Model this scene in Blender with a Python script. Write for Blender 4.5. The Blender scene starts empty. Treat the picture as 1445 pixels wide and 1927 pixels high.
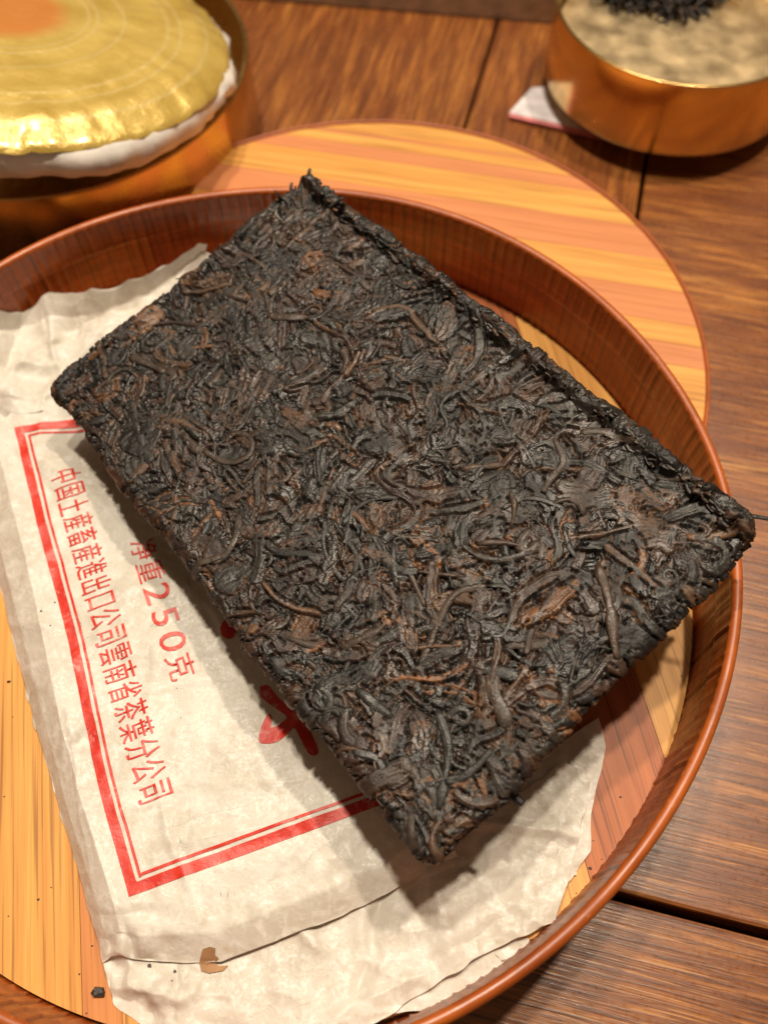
import bpy, bmesh, math, random
import numpy as np
from mathutils import Vector, Matrix
from mathutils.bvhtree import BVHTree
random.seed(7); rng = np.random.default_rng(11)
SC = bpy.context.scene
COL = SC.collection

# ------------------------------------------------------------------ camera
TABLE = 0.0
LIDTOP = 0.015
FLOOR = 0.0186            # top of the tray's floor
RIM = 0.0420              # top of the tray's wall
FPX, IW, IH = 1700.0, 1445.0, 1927.0
PITCH, ROLL = math.radians(61.1), math.radians(-0.9)
CAMP = np.array([0.0, 0.0, RIM + 0.1744])
cam = bpy.data.cameras.new('camera'); co = bpy.data.objects.new('camera', cam); COL.objects.link(co)
cam.sensor_fit = 'VERTICAL'; cam.sensor_height = 24.0; cam.lens = 24.0 * FPX / IH
cam.clip_start = 0.01; cam.clip_end = 50
co.location = CAMP
co.rotation_mode = 'QUATERNION'
co.rotation_quaternion = (Matrix.Rotation(math.pi/2 - PITCH, 3, 'X') @ Matrix.Rotation(ROLL, 3, 'Z')).to_quaternion()
cam.dof.use_dof = True; cam.dof.focus_distance = 0.186; cam.dof.aperture_fstop = 8.0
SC.camera = co
# ------------------------------------------------------------------ light: a warm dim room, three downlights beyond the tray and an added soft overhead fill lamp
W = bpy.data.worlds.new('World'); SC.world = W; W.use_nodes = True
bg = W.node_tree.nodes['Background']; bg.inputs[0].default_value = (1.0, 0.70, 0.43, 1); bg.inputs[1].default_value = 0.13
def lamp(name, d, dist, power, size, color):
    l = bpy.data.lights.new(name, 'AREA'); l.shape = 'DISK'; l.size = size; l.energy = power; l.color = color
    o = bpy.data.objects.new(name, l); COL.objects.link(o)
    v = Vector(d).normalized(); o.location = Vector((0, 0.09, 0.02)) + v * dist
    o.rotation_euler = v.to_track_quat('Z', 'Y').to_euler(); return o
lamp('downlight_a', (0.01, 0.18, 1.0), 1.2, 6.6, 0.045, (1.0, 0.88, 0.71))
lamp('downlight_b', (0.28, 0.27, 1.0), 1.2, 8.0, 0.045, (1.0, 0.85, 0.66))
lamp('downlight_c', (-0.10, 0.29, 1.0), 1.2, 6.6, 0.045, (1.0, 0.86, 0.68))
lamp('overhead_fill', (0.25, 0.9, 1.6), 2.0, 4.0, 1.0, (1.0, 0.90, 0.78))  # broad soft lamp added as fill light from above
SC.view_settings.view_transform = 'Standard'; SC.view_settings.look = 'None'
SC.view_settings.exposure = 0.0; SC.view_settings.gamma = 1.0

# ------------------------------------------------------------------ pixel <-> place
cp, sp = math.cos(PITCH), math.sin(PITCH)
RT, UP, FW = np.array([1., 0, 0]), np.array([0, sp, cp]), np.array([0, cp, -sp])
cr, sr = math.cos(ROLL), math.sin(ROLL)
def at(px, py, z):
    x = (px - IW/2)/FPX; y = -(py - IH/2)/FPX
    x, y = cr*x - sr*y, sr*x + cr*y
    d = x*RT + y*UP + FW
    return CAMP + d*((z - CAMP[2])/d[2])
def proj(P):
    v = np.asarray(P) - CAMP; w = v @ FW; x = (v @ RT)/w; y = (v @ UP)/w
    x, y = cr*x + sr*y, -sr*x + cr*y
    return np.stack([IW/2 + FPX*x, IH/2 - FPX*y], -1)
def circ(P, z):
    h = np.array([at(*p, z)[:2] for p in P]); A = np.c_[2*h, np.ones(len(h))]
    s = np.linalg.lstsq(A, (h**2).sum(1), rcond=None)[0]
    return s[:2], math.sqrt(s[2] + s[0]**2 + s[1]**2)

# ------------------------------------------------------------------ noise
def _hash(ix, iy, seed):
    n = (ix.astype(np.int64)*374761393 + iy.astype(np.int64)*668265263 + seed*1442695041) & 0xffffffff
    n = ((n ^ (n >> 13))*1274126177) & 0xffffffff
    return ((n ^ (n >> 16)) & 0xffff)/32767.5 - 1.0
def vnoise(x, y, seed=0):
    x = np.asarray(x, float); y = np.asarray(y, float)
    ix, iy = np.floor(x), np.floor(y); fx, fy = x-ix, y-iy
    fx = fx*fx*fx*(fx*(fx*6-15)+10); fy = fy*fy*fy*(fy*(fy*6-15)+10)
    a, b = _hash(ix, iy, seed), _hash(ix+1, iy, seed); c, d = _hash(ix, iy+1, seed), _hash(ix+1, iy+1, seed)
    return (a*(1-fx)+b*fx)*(1-fy) + (c*(1-fx)+d*fx)*fy
def fbm(x, y, seed=0, o=3):
    r = 0; a = 1.0
    for k in range(o):
        r = r + a*vnoise(x*2**k + 13.7*k, y*2**k - 7.1*k, seed+k); a *= .5
    return r
def sstep(x, a, b):
    t = np.clip((x-a)/(b-a), 0, 1); return t*t*(3-2*t)

# ------------------------------------------------------------------ objects
def tag(o, label=None, cat=None, group=None, kind=None):
    if label: o['label'] = label
    if cat: o['category'] = cat
    if group: o['group'] = group
    if kind: o['kind'] = kind
    return o
def empty(name, loc, rz=0):
    o = bpy.data.objects.new(name, None); COL.objects.link(o); o.location = loc; o.rotation_euler = (0, 0, rz)
    o.empty_display_size = .01; return o
def link(name, me, mat, parent=None, smooth=True):
    if mat is not None and not me.materials: me.materials.append(mat)
    if smooth: me.polygons.foreach_set('use_smooth', [True]*len(me.polygons))
    o = bpy.data.objects.new(name, me); COL.objects.link(o)
    if parent is not None:
        o.parent = parent
        o.matrix_parent_inverse = (Matrix.Translation(parent.location) @ parent.rotation_euler.to_matrix().to_4x4()).inverted() if parent.parent is None else parent['_w'].inverted()
    return o
def pydata(name, V, F):
    me = bpy.data.meshes.new(name); me.from_pydata([tuple(v) for v in V], [], F); me.update(); return me
def gridmesh(name, P, wrap=False):
    """P: (n, m, 3) -> quad mesh; wrap closes the second axis"""
    n, m = P.shape[:2]; idx = np.arange(n*m).reshape(n, m)
    if wrap: nx = np.roll(idx, -1, 1)
    else: nx = idx[:, 1:]; idx = idx[:, :-1]
    q = np.stack([idx[:-1], nx[:-1], nx[1:], idx[1:]], -1).reshape(-1, 4)
    me = bpy.data.meshes.new(name)
    me.vertices.add(n*m); me.vertices.foreach_set('co', P.reshape(-1).astype(np.float32))
    me.loops.add(q.size); me.loops.foreach_set('vertex_index', q.reshape(-1).astype(np.int32))
    me.polygons.add(len(q)); me.polygons.foreach_set('loop_start', np.arange(0, q.size, 4, dtype=np.int32))
    me.update(calc_edges=True); me.validate(); return me
def setcol(me, C, name='Col'):
    a = me.color_attributes.new(name, 'FLOAT_COLOR', 'POINT')
    c = np.ones((len(me.vertices), 4), np.float32); c[:, :3] = C.reshape(-1, 3); a.data.foreach_set('color', c.reshape(-1))
def lathe(prof, n=192, mod=None):
    a = np.linspace(0, 2*np.pi, n, endpoint=False); P = np.zeros((len(prof), n, 3))
    for i, (r, z) in enumerate(prof):
        rr = r + (mod(i, a) if mod else 0)
        P[i, :, 0] = rr*np.cos(a); P[i, :, 1] = rr*np.sin(a); P[i, :, 2] = z
    return P

# ------------------------------------------------------------------ materials
class N:
    def __init__(s, name):
        s.m = bpy.data.materials.new(name); s.m.use_nodes = True; s.t = s.m.node_tree; s.b = s.t.nodes['Principled BSDF']
    def n(s, typ, **kw):
        nd = s.t.nodes.new('ShaderNode'+typ)
        for k, v in kw.items():
            if k in nd.inputs: 
                if hasattr(v, 'links') or isinstance(v, bpy.types.NodeSocket): s.t.links.new(v, nd.inputs[k])
                else: nd.inputs[k].default_value = v
            else: setattr(nd, k, v)
        return nd
    def l(s, a, b): s.t.links.new(a, b)
    def ramp(s, fac, stops):
        r = s.n('ValToRGB'); s.l(fac, r.inputs[0]); e = r.color_ramp.elements
        while len(e) < len(stops): e.new(.5)
        for el, (p, c) in zip(e, stops): el.position = p; el.color = (*c, 1) if len(c) == 3 else c
        return r.outputs[0]
    def mix(s, fac, a, b, mode='MIX'):
        m = s.n('Mix', data_type='RGBA', blend_type=mode)
        for sock, v in ((m.inputs[0], fac), (m.inputs[6], a), (m.inputs[7], b)):
            if isinstance(v, bpy.types.NodeSocket): s.l(v, sock)
            elif isinstance(v, (int, float)): sock.default_value = v
            else: sock.default_value = (*v, 1)
        return m.outputs[2]
    def coords(s, scale, kind='Object', rot=(0,0,0), loc=None):
        tc = s.n('TexCoord'); mp = s.n('Mapping'); s.l(tc.outputs[kind], mp.inputs[0])
        mp.inputs['Scale'].default_value = scale; mp.inputs['Rotation'].default_value = rot
        return mp.outputs[0]
    def noise(s, vec, scale=1.0, detail=3, rough=.55, dist=0.0):
        t = s.n('TexNoise'); s.l(vec, t.inputs['Vector']); t.inputs['Scale'].default_value = scale; t.inputs['Detail'].default_value = detail
        t.inputs['Roughness'].default_value = rough; t.inputs['Distortion'].default_value = dist; return t.outputs[0]
    def bump(s, h, strength, dist, prev=None):
        b = s.n('Bump'); s.l(h, b.inputs['Height']); b.inputs['Strength'].default_value = strength; b.inputs['Distance'].default_value = dist
        if prev is not None: s.l(prev, b.inputs['Normal'])
        s.l(b.outputs[0], s.b.inputs['Normal']); return b.outputs[0]
    def set(s, **kw):
        for k, v in kw.items():
            k = k.replace('_', ' ')
            if isinstance(v, bpy.types.NodeSocket): s.l(v, s.b.inputs[k])
            elif isinstance(v, tuple) and len(v) == 3: s.b.inputs[k].default_value = (*v, 1)
            else: s.b.inputs[k].default_value = v
        return s.m
def randvec(a, vec, amt=40.0):
    """offset texture space per object so repeated boards differ"""
    oi = a.n('ObjectInfo'); sc = a.n('VectorMath', operation='SCALE'); cb = a.n('CombineXYZ')
    a.l(oi.outputs['Random'], cb.inputs[0]); a.l(oi.outputs['Random'], cb.inputs[1]); a.l(cb.outputs[0], sc.inputs[0]); sc.inputs['Scale'].default_value = amt
    ad = a.n('VectorMath', operation='ADD'); a.l(vec, ad.inputs[0]); a.l(sc.outputs[0], ad.inputs[1]); return ad.outputs[0]

def mat_table():
    a = N('table_wood'); v = randvec(a, a.coords((14, 120, 60)))
    g = a.noise(v, 1.0, 7, .68, .9); v2 = randvec(a, a.coords((42, 1300, 300))); g2 = a.noise(v2, 1.0, 4, .65, .25)
    v3 = randvec(a, a.coords((20, 420, 100))); g3 = a.noise(v3, 1.0, 5, .7, .5)
    c = a.ramp(g, [(.30, (.10, .026, .006)), (.45, (.22, .066, .014)), (.56, (.35, .122, .024)), (.68, (.50, .215, .048))])
    c = a.mix(a.ramp(g3, [(.44, (0,0,0)), (.60, (.85,.85,.85))]), c, (.17, .050, .013))
    c = a.mix(a.ramp(g2, [(.50, (0,0,0)), (.60, (.85,.85,.85))]), c, (.085, .026, .009))
    c = a.mix(a.ramp(g2, [(.34, (.55,.55,.55)), (.42, (0,0,0))]), c, (.62, .28, .062))
    big = a.noise(randvec(a, a.coords((9, 16, 9))), 1, 2); c = a.mix(a.ramp(big, [(.35, (0,0,0)), (.7, (.35,.35,.35))]), c, (.12, .034, .009))
    sc = a.noise(a.coords((260, 260, 260)), 3, 4)
    a.bump(g2, .25, .0004)
    return a.set(Base_Color=c, Roughness=a.ramp(sc, [(.3, (.24,)*3), (.7, (.40,)*3)]), Coat_Weight=.35, Coat_Roughness=.16)
def mat_strip(name, lo, hi, line=.5):
    a = N(name); v = randvec(a, a.coords((11, 330, 60))); g = a.noise(v, 1.0, 4, .6, .25)
    v2 = randvec(a, a.coords((22, 1500, 200))); g2 = a.noise(v2, 1, 2, .5)
    c = a.ramp(g, [(.28, lo), (.66, hi)])
    dark = tuple(x*.42 for x in lo)
    c = a.mix(a.ramp(g2, [(.53, (0,0,0)), (.66, (line,)*3)]), c, dark)
    a.bump(g2, .2, .0002)
    return a.set(Base_Color=c, Roughness=.52, Specular_IOR_Level=.35, Coat_Weight=.06, Coat_Roughness=.3)
def mat_hoop():
    a = N('lacquered_hoop'); v = a.coords((60, 60, 420)); g = a.noise(v, 1, 4, .6, .3)
    c = a.ramp(g, [(.3, (.25, .046, .005)), (.7, (.48, .112, .014))])
    w_ = a.noise(a.coords((38, 38, 90)), 1, 5, .7, .6); c = a.mix(a.ramp(w_, [(.40, (0,0,0)), (.68, (.35,.35,.35))]), c, (.22, .042, .007))
    sp2 = a.noise(a.coords((500, 500, 900)), 1, 3, .6); c = a.mix(a.ramp(sp2, [(.60, (0,0,0)), (.74, (.45,.45,.45))]), c, (.55, .20, .07))
    at_ = a.n('Attribute', attribute_name='kerf'); c = a.mix(at_.outputs['Fac'], c, (.06, .014, .005))
    a.bump(a.noise(a.coords((900, 900, 900)), 1, 2), .12, .0002)
    return a.set(Base_Color=c, Roughness=a.ramp(w_, [(.35, (.30,)*3), (.65, (.50,)*3)]), Coat_Weight=.08, Coat_Roughness=.25)
def mat_paper():
    a = N('old_paper'); v = a.coords((1, 1, 1))
    n1 = a.noise(v, 45, 4, .6); n2 = a.noise(v, 420, 4, .65, .4); n3 = a.noise(v, 1500, 2)
    c = a.ramp(n1, [(.3, (.61, .555, .465)), (.62, (.77, .73, .65))])
    c = a.mix(a.ramp(n2, [(.48, (0,0,0)), (.66, (.75,.75,.75))]), c, (.86, .84, .78))
    c = a.mix(a.ramp(a.noise(v, 900, 3, .7), [(.55, (0,0,0)), (.72, (.35,.35,.35))]), c, (.55, .48, .38))
    sp_ = a.noise(v, 160, 2, .5); c = a.mix(a.ramp(sp_, [(.67, (0,0,0)), (.78, (.45,.45,.45))]), c, (.50, .37, .24))
    p = a.bump(n2, .42, .0004); p = a.bump(a.noise(v, 130, 3, .5, .6), .35, .0012, p)
    m = a.set(Base_Color=c, Roughness=a.ramp(n3, [(.35, (.36,)*3), (.65, (.6,)*3)]))
    # thin sheet: a little light comes through
    tr = a.n('BsdfTranslucent'); a.l(c, tr.inputs[0]); mx = a.n('MixShader'); mx.inputs[0].default_value = .16
    out = a.t.nodes['Material Output']; a.l(a.b.outputs[0], mx.inputs[1]); a.l(tr.outputs[0], mx.inputs[2]); a.l(mx.outputs[0], out.inputs[0]); return m
def mat_ink():
    a = N('red_ink'); v = a.coords((1,1,1)); n = a.noise(v, 420, 4, .65, .4)
    c = a.ramp(n, [(.3, (.50, .012, .006)), (.75, (.68, .045, .020))]); c = a.mix(a.ramp(a.noise(v, 260, 5, .7), [(.57, (0,0,0)), (.70, (.5,.5,.5))]), c, (.74, .50, .42)); a.bump(n, .4, .0004)
    return a.set(Base_Color=c, Roughness=.45)
def mat_tea(name, attr=True, base=(.03, .022, .017)):
    a = N(name); v = a.coords((1,1,1)); n = a.noise(v, 700, 3, .6); n2 = a.noise(v, 2600, 2, .5)
    if attr: c = a.n('Attribute', attribute_name='Col').outputs['Color']
    else:
        oi = a.n('ObjectInfo'); c = a.ramp(oi.outputs['Random'], [(0, (.012,.0115,.011)), (.45, (.024,.020,.017)), (.75, (.040,.025,.018)), (.93, (.068,.040,.024)), (1, (.12,.062,.030))])
    k = a.ramp(n, [(.3, (.55,)*3), (.7, (1.3,)*3)]); c = a.mix(1.0, c, k, 'MULTIPLY')
    p = a.bump(n, .5, .0005); a.bump(n2, .35, .0002, p)
    return a.set(Base_Color=c, Roughness=a.ramp(a.noise(v, 190, 3, .6), [(.35, (.36,)*3), (.65, (.64,)*3)]), Specular_IOR_Level=.5)
def mat_brass(name, col=(.80, .50, .17), rough=.22, crinkle=0.0):
    a = N(name); v = a.coords((1,1,1)); n = a.noise(v, 90, 3, .55)
    if crinkle: a.bump(a.noise(v, 160, 5, .6, .4), crinkle, .002)
    else: a.bump(a.noise(a.coords((40, 40, 700)), 1, 2), .04, .0004)
    return a.set(Base_Color=col, Metallic=1.0, Roughness=a.ramp(n, [(.3, (rough*.8,)*3), (.7, (rough*1.3,)*3)]))
def mat_plain(name, col, rough=.5, metal=0.0, var=.25, scale=200, bump=.1, **kw):
    a = N(name); v = a.coords((1,1,1)); n = a.noise(v, scale, 3)
    c = a.ramp(n, [(.3, tuple(x*(1-var) for x in col)), (.7, tuple(min(1, x*(1+var)) for x in col))]); a.bump(n, bump, .0006)
    return a.set(Base_Color=c, Roughness=rough, Metallic=metal, **kw)
M = dict(table=mat_table(), hoop=mat_hoop(), paper=mat_paper(), ink=mat_ink(), tea=mat_tea('pressed_tea'), leaf=mat_tea('tea_leaf', False),
         pale=mat_strip('pale_strip', (.52, .215, .042), (.74, .375, .088), .66), red=mat_strip('reddish_strip', (.33, .082, .018), (.47, .140, .034), .75),
         mid=mat_strip('honey_strip', (.47, .165, .045), (.63, .262, .078), .55),
         rose=mat_strip('rosy_strip', (.50, .175, .062), (.62, .245, .095), .3),
         brass=mat_brass('brass', (.82, .56, .22)), brassfloor=mat_brass('brass_foil', (.93, .72, .42), .36, .006),
         gap=mat_plain('dark_gap', (.012, .007, .005), .8))

# ------------------------------------------------------------------ table: boards with grooves between
E1 = np.array([.968, -.252]); E1 /= np.linalg.norm(E1); E2 = np.array([-E1[1], E1[0]])
TH = math.atan2(E1[1], E1[0])
table = tag(empty('table_top', (0, 0, 0)), 'dark brown varnished wooden table top of grooved boards', 'table', kind='structure')
def ecoord(p): return np.array([p[:2] @ E1, p[:2] @ E2])
def board(a0, a1, b0, b1, along):
    """board spanning e1 in a0..a1, e2 in b0..b1; local x runs along the grain"""
    ca, cb = (a0+a1)/2, (b0+b1)/2; c = E1*ca + E2*cb
    lx, ly = (a1-a0, b1-b0) if along == 1 else (b1-b0, a1-a0)
    bm = bmesh.new(); bmesh.ops.create_cube(bm, size=1.0); bmesh.ops.scale(bm, vec=(lx, ly, .02), verts=bm.verts)
    top = [e for e in bm.edges if all(v.co.z > 0 for v in e.verts)]
    bmesh.ops.bevel(bm, geom=top, offset=.0009, segments=2, affect='EDGES', profile=.6)
    me = bpy.data.meshes.new('plank'); bm.to_mesh(me); bm.free(); me.materials.append(M['table'])
    o = bpy.data.objects.new('plank', me); COL.objects.link(o); o.parent = table
    o.location = (c[0], c[1], TABLE-.01); o.rotation_euler = (0, 0, TH if along == 1 else TH+math.pi/2)
b_ = ecoord((at(1210, 300, 0) + at(1205, 385, 0))/2)[0]; a_ = ecoord((at(940, 60, 0) + at(865, 230, 0))/2)[0]
c_ = ecoord(at(1300, 1722, 0))[1]
G = .0009
board(b_+G, .6, c_+.0010, c_+.5, 1); board(-.45, .6, c_-.24, c_-.0010, 1)
xs = [a_-.36, a_-.24, a_-.12, a_, b_]

for x0, x1 in zip(xs[:-1], xs[1:]): board(x0+.0005, x1-.0005, c_+.0010, .75, 2)
bm = bmesh.new(); bmesh.ops.create_cube(bm, size=1.0); bmesh.ops.scale(bm, vec=(1.1, 1.1, .006), verts=bm.verts)
me = bpy.data.meshes.new('underlay'); bm.to_mesh(me); bm.free()
o = link('underlay', me, M['gap'], table, False); o.location = (0, .2, -.0215); o.rotation_euler = (0, 0, TH)

# ------------------------------------------------------------------ round boards made of glued strips
def strip_disc(parent, cx, cy, R, ztop, th, ang, edges, mats, name='strip'):
    """glued strips clipped to a circle; ang = grain heading; edges = offsets across"""
    for k, (e0, e1) in enumerate(zip(edges[:-1], edges[1:])):
        lo, hi = max(e0, -R*.9995)+.00006, min(e1, R*.9995)-.00006
        if hi - lo < .0008: continue
        n = 26; ts = np.linspace(lo, hi, n); h = np.sqrt(np.maximum(R*R - ts**2, 0))
        pts = [(x, t) for t, x in zip(ts, h)] + [(-x, t) for t, x in zip(ts[::-1], h[::-1])]
        bm = bmesh.new(); vt = [bm.verts.new((x, y, 0)) for x, y in pts]
        f = bm.faces.new(vt); r = bmesh.ops.extrude_face_region(bm, geom=[f])
        bmesh.ops.translate(bm, vec=(0, 0, -th), verts=[v for v in r['geom'] if isinstance(v, bmesh.types.BMVert)])
        bmesh.ops.recalc_face_normals(bm, faces=bm.faces)
        me = bpy.data.meshes.new(name); bm.to_mesh(me); bm.free(); me.materials.append(mats[k % len(mats)])
        o = bpy.data.objects.new(name, me); COL.objects.link(o); o.parent = parent
        o.location = (cx-parent.location.x, cy-parent.location.y, ztop-parent.location.z); o.rotation_euler = (0, 0, ang)

# lid: a round board lying on the table, the tray stands on it
LIDP = [(250,357),(310,325),(370,297),(450,265),(550,242),(650,233),(722,233),(822,242),(922,262),(1022,295),(1122,342),(1202,393),(1262,450),(1297,510),(1315,580),(1312,640),(1297,700)]
lc, lR = circ(LIDP, LIDTOP+.0008)
lid = tag(empty('striped_board', (lc[0], lc[1], 0)), 'round striped wooden board lying flat beneath the deep tray', 'round board')
s0, s1 = at(722, 303, LIDTOP), at(1147, 365, LIDTOP); lang = math.atan2(s1[1]-s0[1], s1[0]-s0[0])
nn = np.array([-math.sin(lang), math.cos(lang)])
def loff(px, py): return float((at(px, py, LIDTOP)[:2]-lc) @ nn)
ed = [-lR, -.07, -.055, -.042, loff(1290, 690), loff(1290, 650), loff(1290, 612), loff(1270, 548), loff(1240, 488), loff(1222, 428), loff(1147, 365), loff(1090, 333), loff(1030, 300), loff(722, 262), lR]
ed = sorted(ed)
strip_disc(lid, lc[0], lc[1], lR-.0012, LIDTOP, .004, lang, ed, [M['rose'], M['pale']])
prof = [(lR-.0011, .0006), (lR-.0011, LIDTOP+.0002), (lR-.0009, LIDTOP+.0006), (lR-.0005, LIDTOP+.0008), (lR-.0001, LIDTOP+.0006), (lR, LIDTOP), (lR, .001), (lR-.0003, .0004), (lR-.0008, .0003), (lR-.0011, .0006)]
P = lathe(prof); me = gridmesh('hoop', P, True); o = link('hoop', me, M['hoop'], None); o.parent = lid

# ------------------------------------------------------------------ tray
RIMP = [(100,437),(280,376),(500,342),(862,399),(1102,536),(1282,730),(1398,1074),(1366,1352),(1200,1660),(987,1856),(0,1916)]
tc, tR = circ(RIMP, RIM)
tray = tag(empty('round_tray', (tc[0], tc[1], LIDTOP)), 'deep round reddish wooden tray holding the tea brick and its wrapper', 'tray')
RI = tR - .0036
gang = math.radians(90+10)
ed = [-RI, -.078, -.055, -.0335, -.0165, .002, .021, .040, .0475, .0665, .0735, .086, RI]
strip_disc(tray, tc[0], tc[1], RI-.0002, FLOOR, FLOOR-LIDTOP-.0004, gang, sorted(ed), [M['pale'], M['red'], M['pale'], M['mid'], M['pale'], M['red'], M['pale'], M['mid'], M['pale'], M['red'], M['pale'], M['mid']])
nk = 210; na = nk*6
def wobble(i, a): return .0006*np.sin(3*a+.6) + .0004*np.sin(5*a+2.1)
kerf_n = np.array([0, 0, 0, 0, 0, 1.0])
zmid = RIM-.0098
wall = [(RI, FLOOR-.003), (RI, FLOOR+.0015), (RI+.0002, FLOOR+.006), (RI+.0005, zmid-.0006), (RI+.0005, zmid), (RI+.0002, zmid+.0002), (RI+.0002, zmid+.0008), (RI+.0006, RIM-.004), (RI+.0009, RIM-.0016), (RI+.0011, RIM-.0007), (RI+.0017, RIM-.0001), (tR-.0009, RIM), (tR-.0003, RIM-.0005), (tR, RIM-.0013), (tR, RIM-.005), (tR-.0004, RIM-.008), (tR-.0006, LIDTOP+.002), (tR-.001, LIDTOP+.0004), (tR-.002, LIDTOP+.0003), (RI+.0002, LIDTOP+.0008), (RI, FLOOR-.003)]
aa = np.arange(na); kj = rng.uniform(-1, 1, nk)
kf = np.zeros(na); 
for k in range(nk): kf[(k*6 + int(round(kj[k]*1.2))) % na] = rng.uniform(.35, 1.0)
P = lathe(wall, na, lambda i, a: wobble(i, a) + ((kf*.00045 + .00040*np.abs(np.sin(a*nk/2))) if 1 <= i <= 8 else 0))
me = gridmesh('hoop_wall', P, True)
at_ = me.attributes.new('kerf', 'FLOAT', 'POINT'); kv = np.zeros((len(wall), na)); kv[1:9] = kf*.72; at_.data.foreach_set('value', kv.reshape(-1).astype(np.float32))
o = link('wall', me, M['hoop'], None); o.parent = tray; o.location = (0, 0, -LIDTOP)

# ------------------------------------------------------------------ tea brick
BL, BW, BT = .1385, .0845, .0200
def bc(px, py, dz): return at(px, py, FLOOR+dz)
cT, cR_, cB, cL = bc(588, 334, .0372), bc(1432, 996, .0445), bc(800, 1642, .0300), bc(88, 728, .0225)
def bP(u, v):
    s, t = u/BL, v/BW; s = s[..., None]; t = t[..., None]
    return cL*(1-s)*(1-t) + cB*s*(1-t) + cR_*s*t + cT*(1-s)*t
bn = np.cross(cB-cL, cT-cL); bn /= np.linalg.norm(bn)
ST = .0002; EX = .0165
us = np.arange(-EX, BL+EX, ST); vs = np.arange(-EX, BW+EX, ST); nu, nv = len(us), len(vs)
U, V = np.meshgrid(us, vs, indexing='ij')
Hm = -.0019 + .0003*fbm(U*600, V*600, 5)
Cm = np.zeros((nu, nv, 3)) + np.array([.013, .009, .007])
PAL = [((.010, .0095, .009), .19), ((.021, .0195, .0175), .20), ((.034, .031, .027), .13), ((.036, .021, .016), .20), ((.052, .031, .021), .15), ((.080, .046, .026), .08), ((.13, .066, .031), .03), ((.21, .10, .042), .012)]
pc = np.array([c for c, _ in PAL]); pw = np.array([w for _, w in PAL]); pw /= pw.sum(); pc = pc*np.array([.88, .78, .72]); rng = np.random.default_rng(23)
def centerline(u, v, ang, ln, curl, m):
    k = rng.normal(0, curl); k2 = rng.normal(0, curl*1.6); ph = rng.uniform(0, 6.28)
    t = np.linspace(0, 1, m); th = ang + k*(t-.5) + k2*.5*np.sin(t*4+ph)
    ds = ln/(m-1); x = np.cumsum(np.cos(th))*ds; y = np.cumsum(np.sin(th))*ds
    return u + x - x.mean(), v + y - y.mean(), th
def stamp(u, v, ang, ln, w, th, z0, curl, col, kind, ridges):
    m = max(6, min(22, int(ln/.0009)))
    cx, cy, tg = centerline(u, v, ang, ln, curl, m)
    i0, i1 = int((cx.min()-w+EX)/ST), int((cx.max()+w+EX)/ST)+2; j0, j1 = int((cy.min()-w+EX)/ST), int((cy.max()+w+EX)/ST)+2
    i0, j0 = max(i0, 0), max(j0, 0); i1, j1 = min(i1, nu), min(j1, nv)
    if i1-i0 < 2 or j1-j0 < 2: return
    x = us[i0:i1][:, None]; y = vs[j0:j1][None, :]
    d2 = (x[..., None]-cx)**2 + (y[..., None]-cy)**2; k = d2.argmin(-1)
    dx, dy = x-cx[k], y-cy[k]; ct, st_ = np.cos(tg[k]), np.sin(tg[k])
    a = k*(ln/(m-1)) + dx*ct + dy*st_; b = -dx*st_ + dy*ct
    an = a/ln; sd = int(rng.integers(1, 9999))
    ends = np.clip(np.minimum(an, 1-an)*ln/(w*(.8 if kind else .35)), 0, 1)**.5
    wl = w*(.35+.65*ends)*(1 + .30*vnoise(a*450, sd+0*a+np.sign(b)*3.3, sd) + .14*vnoise(a*1500, sd+0*a+np.sign(b)*5.3, sd+1))
    q = b/wl; mo = (np.abs(b) >= wl) & (np.abs(b) < wl+.00042) & (an > 0) & (an < 1); ok = (np.abs(q) < 1) & (an > 0) & (an < 1)
    if not ok.any(): return
    ph = rng.uniform(0, 6.28)
    rid = np.cos(q*ridges*1.6 + ph + 1.6*vnoise(a*260, q*1.2, sd+3))
    if kind == 0: h = th*np.sqrt(np.maximum(1-q*q, 0)) + .22*th*rid
    else: h = th*(1-np.abs(q)**4) + .00013*rid + .00024*fbm(a*380, b*520, sd+5, 2) + .00007*np.cos(q*ridges*4.3+ph+2.5*vnoise(a*300, q*2, sd+4))
    h = h + z0 + .0002*vnoise(a*180, sd*.37+0*a, sd+9)
    sub = Hm[i0:i1, j0:j1]; up = ok & (h > sub)
    dn = mo & (sub > z0-.00055) & (sub < z0+th+.0002)
    sub[up] = h[up]; sub[dn] = z0-.00055
    cc = col*(1 + .22*vnoise(a*500, b*900, sd+7)[..., None]); cs = Cm[i0:i1, j0:j1]; cs[up] = cc[up]
def pick(): return pc[rng.choice(len(pc), p=pw)]*rng.uniform(.75, 1.25)
jobs = [1]*2000 + [0]*1100 + [4]*1500 + [2]*1100 + [3]*130
rng.shuffle(jobs)
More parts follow.
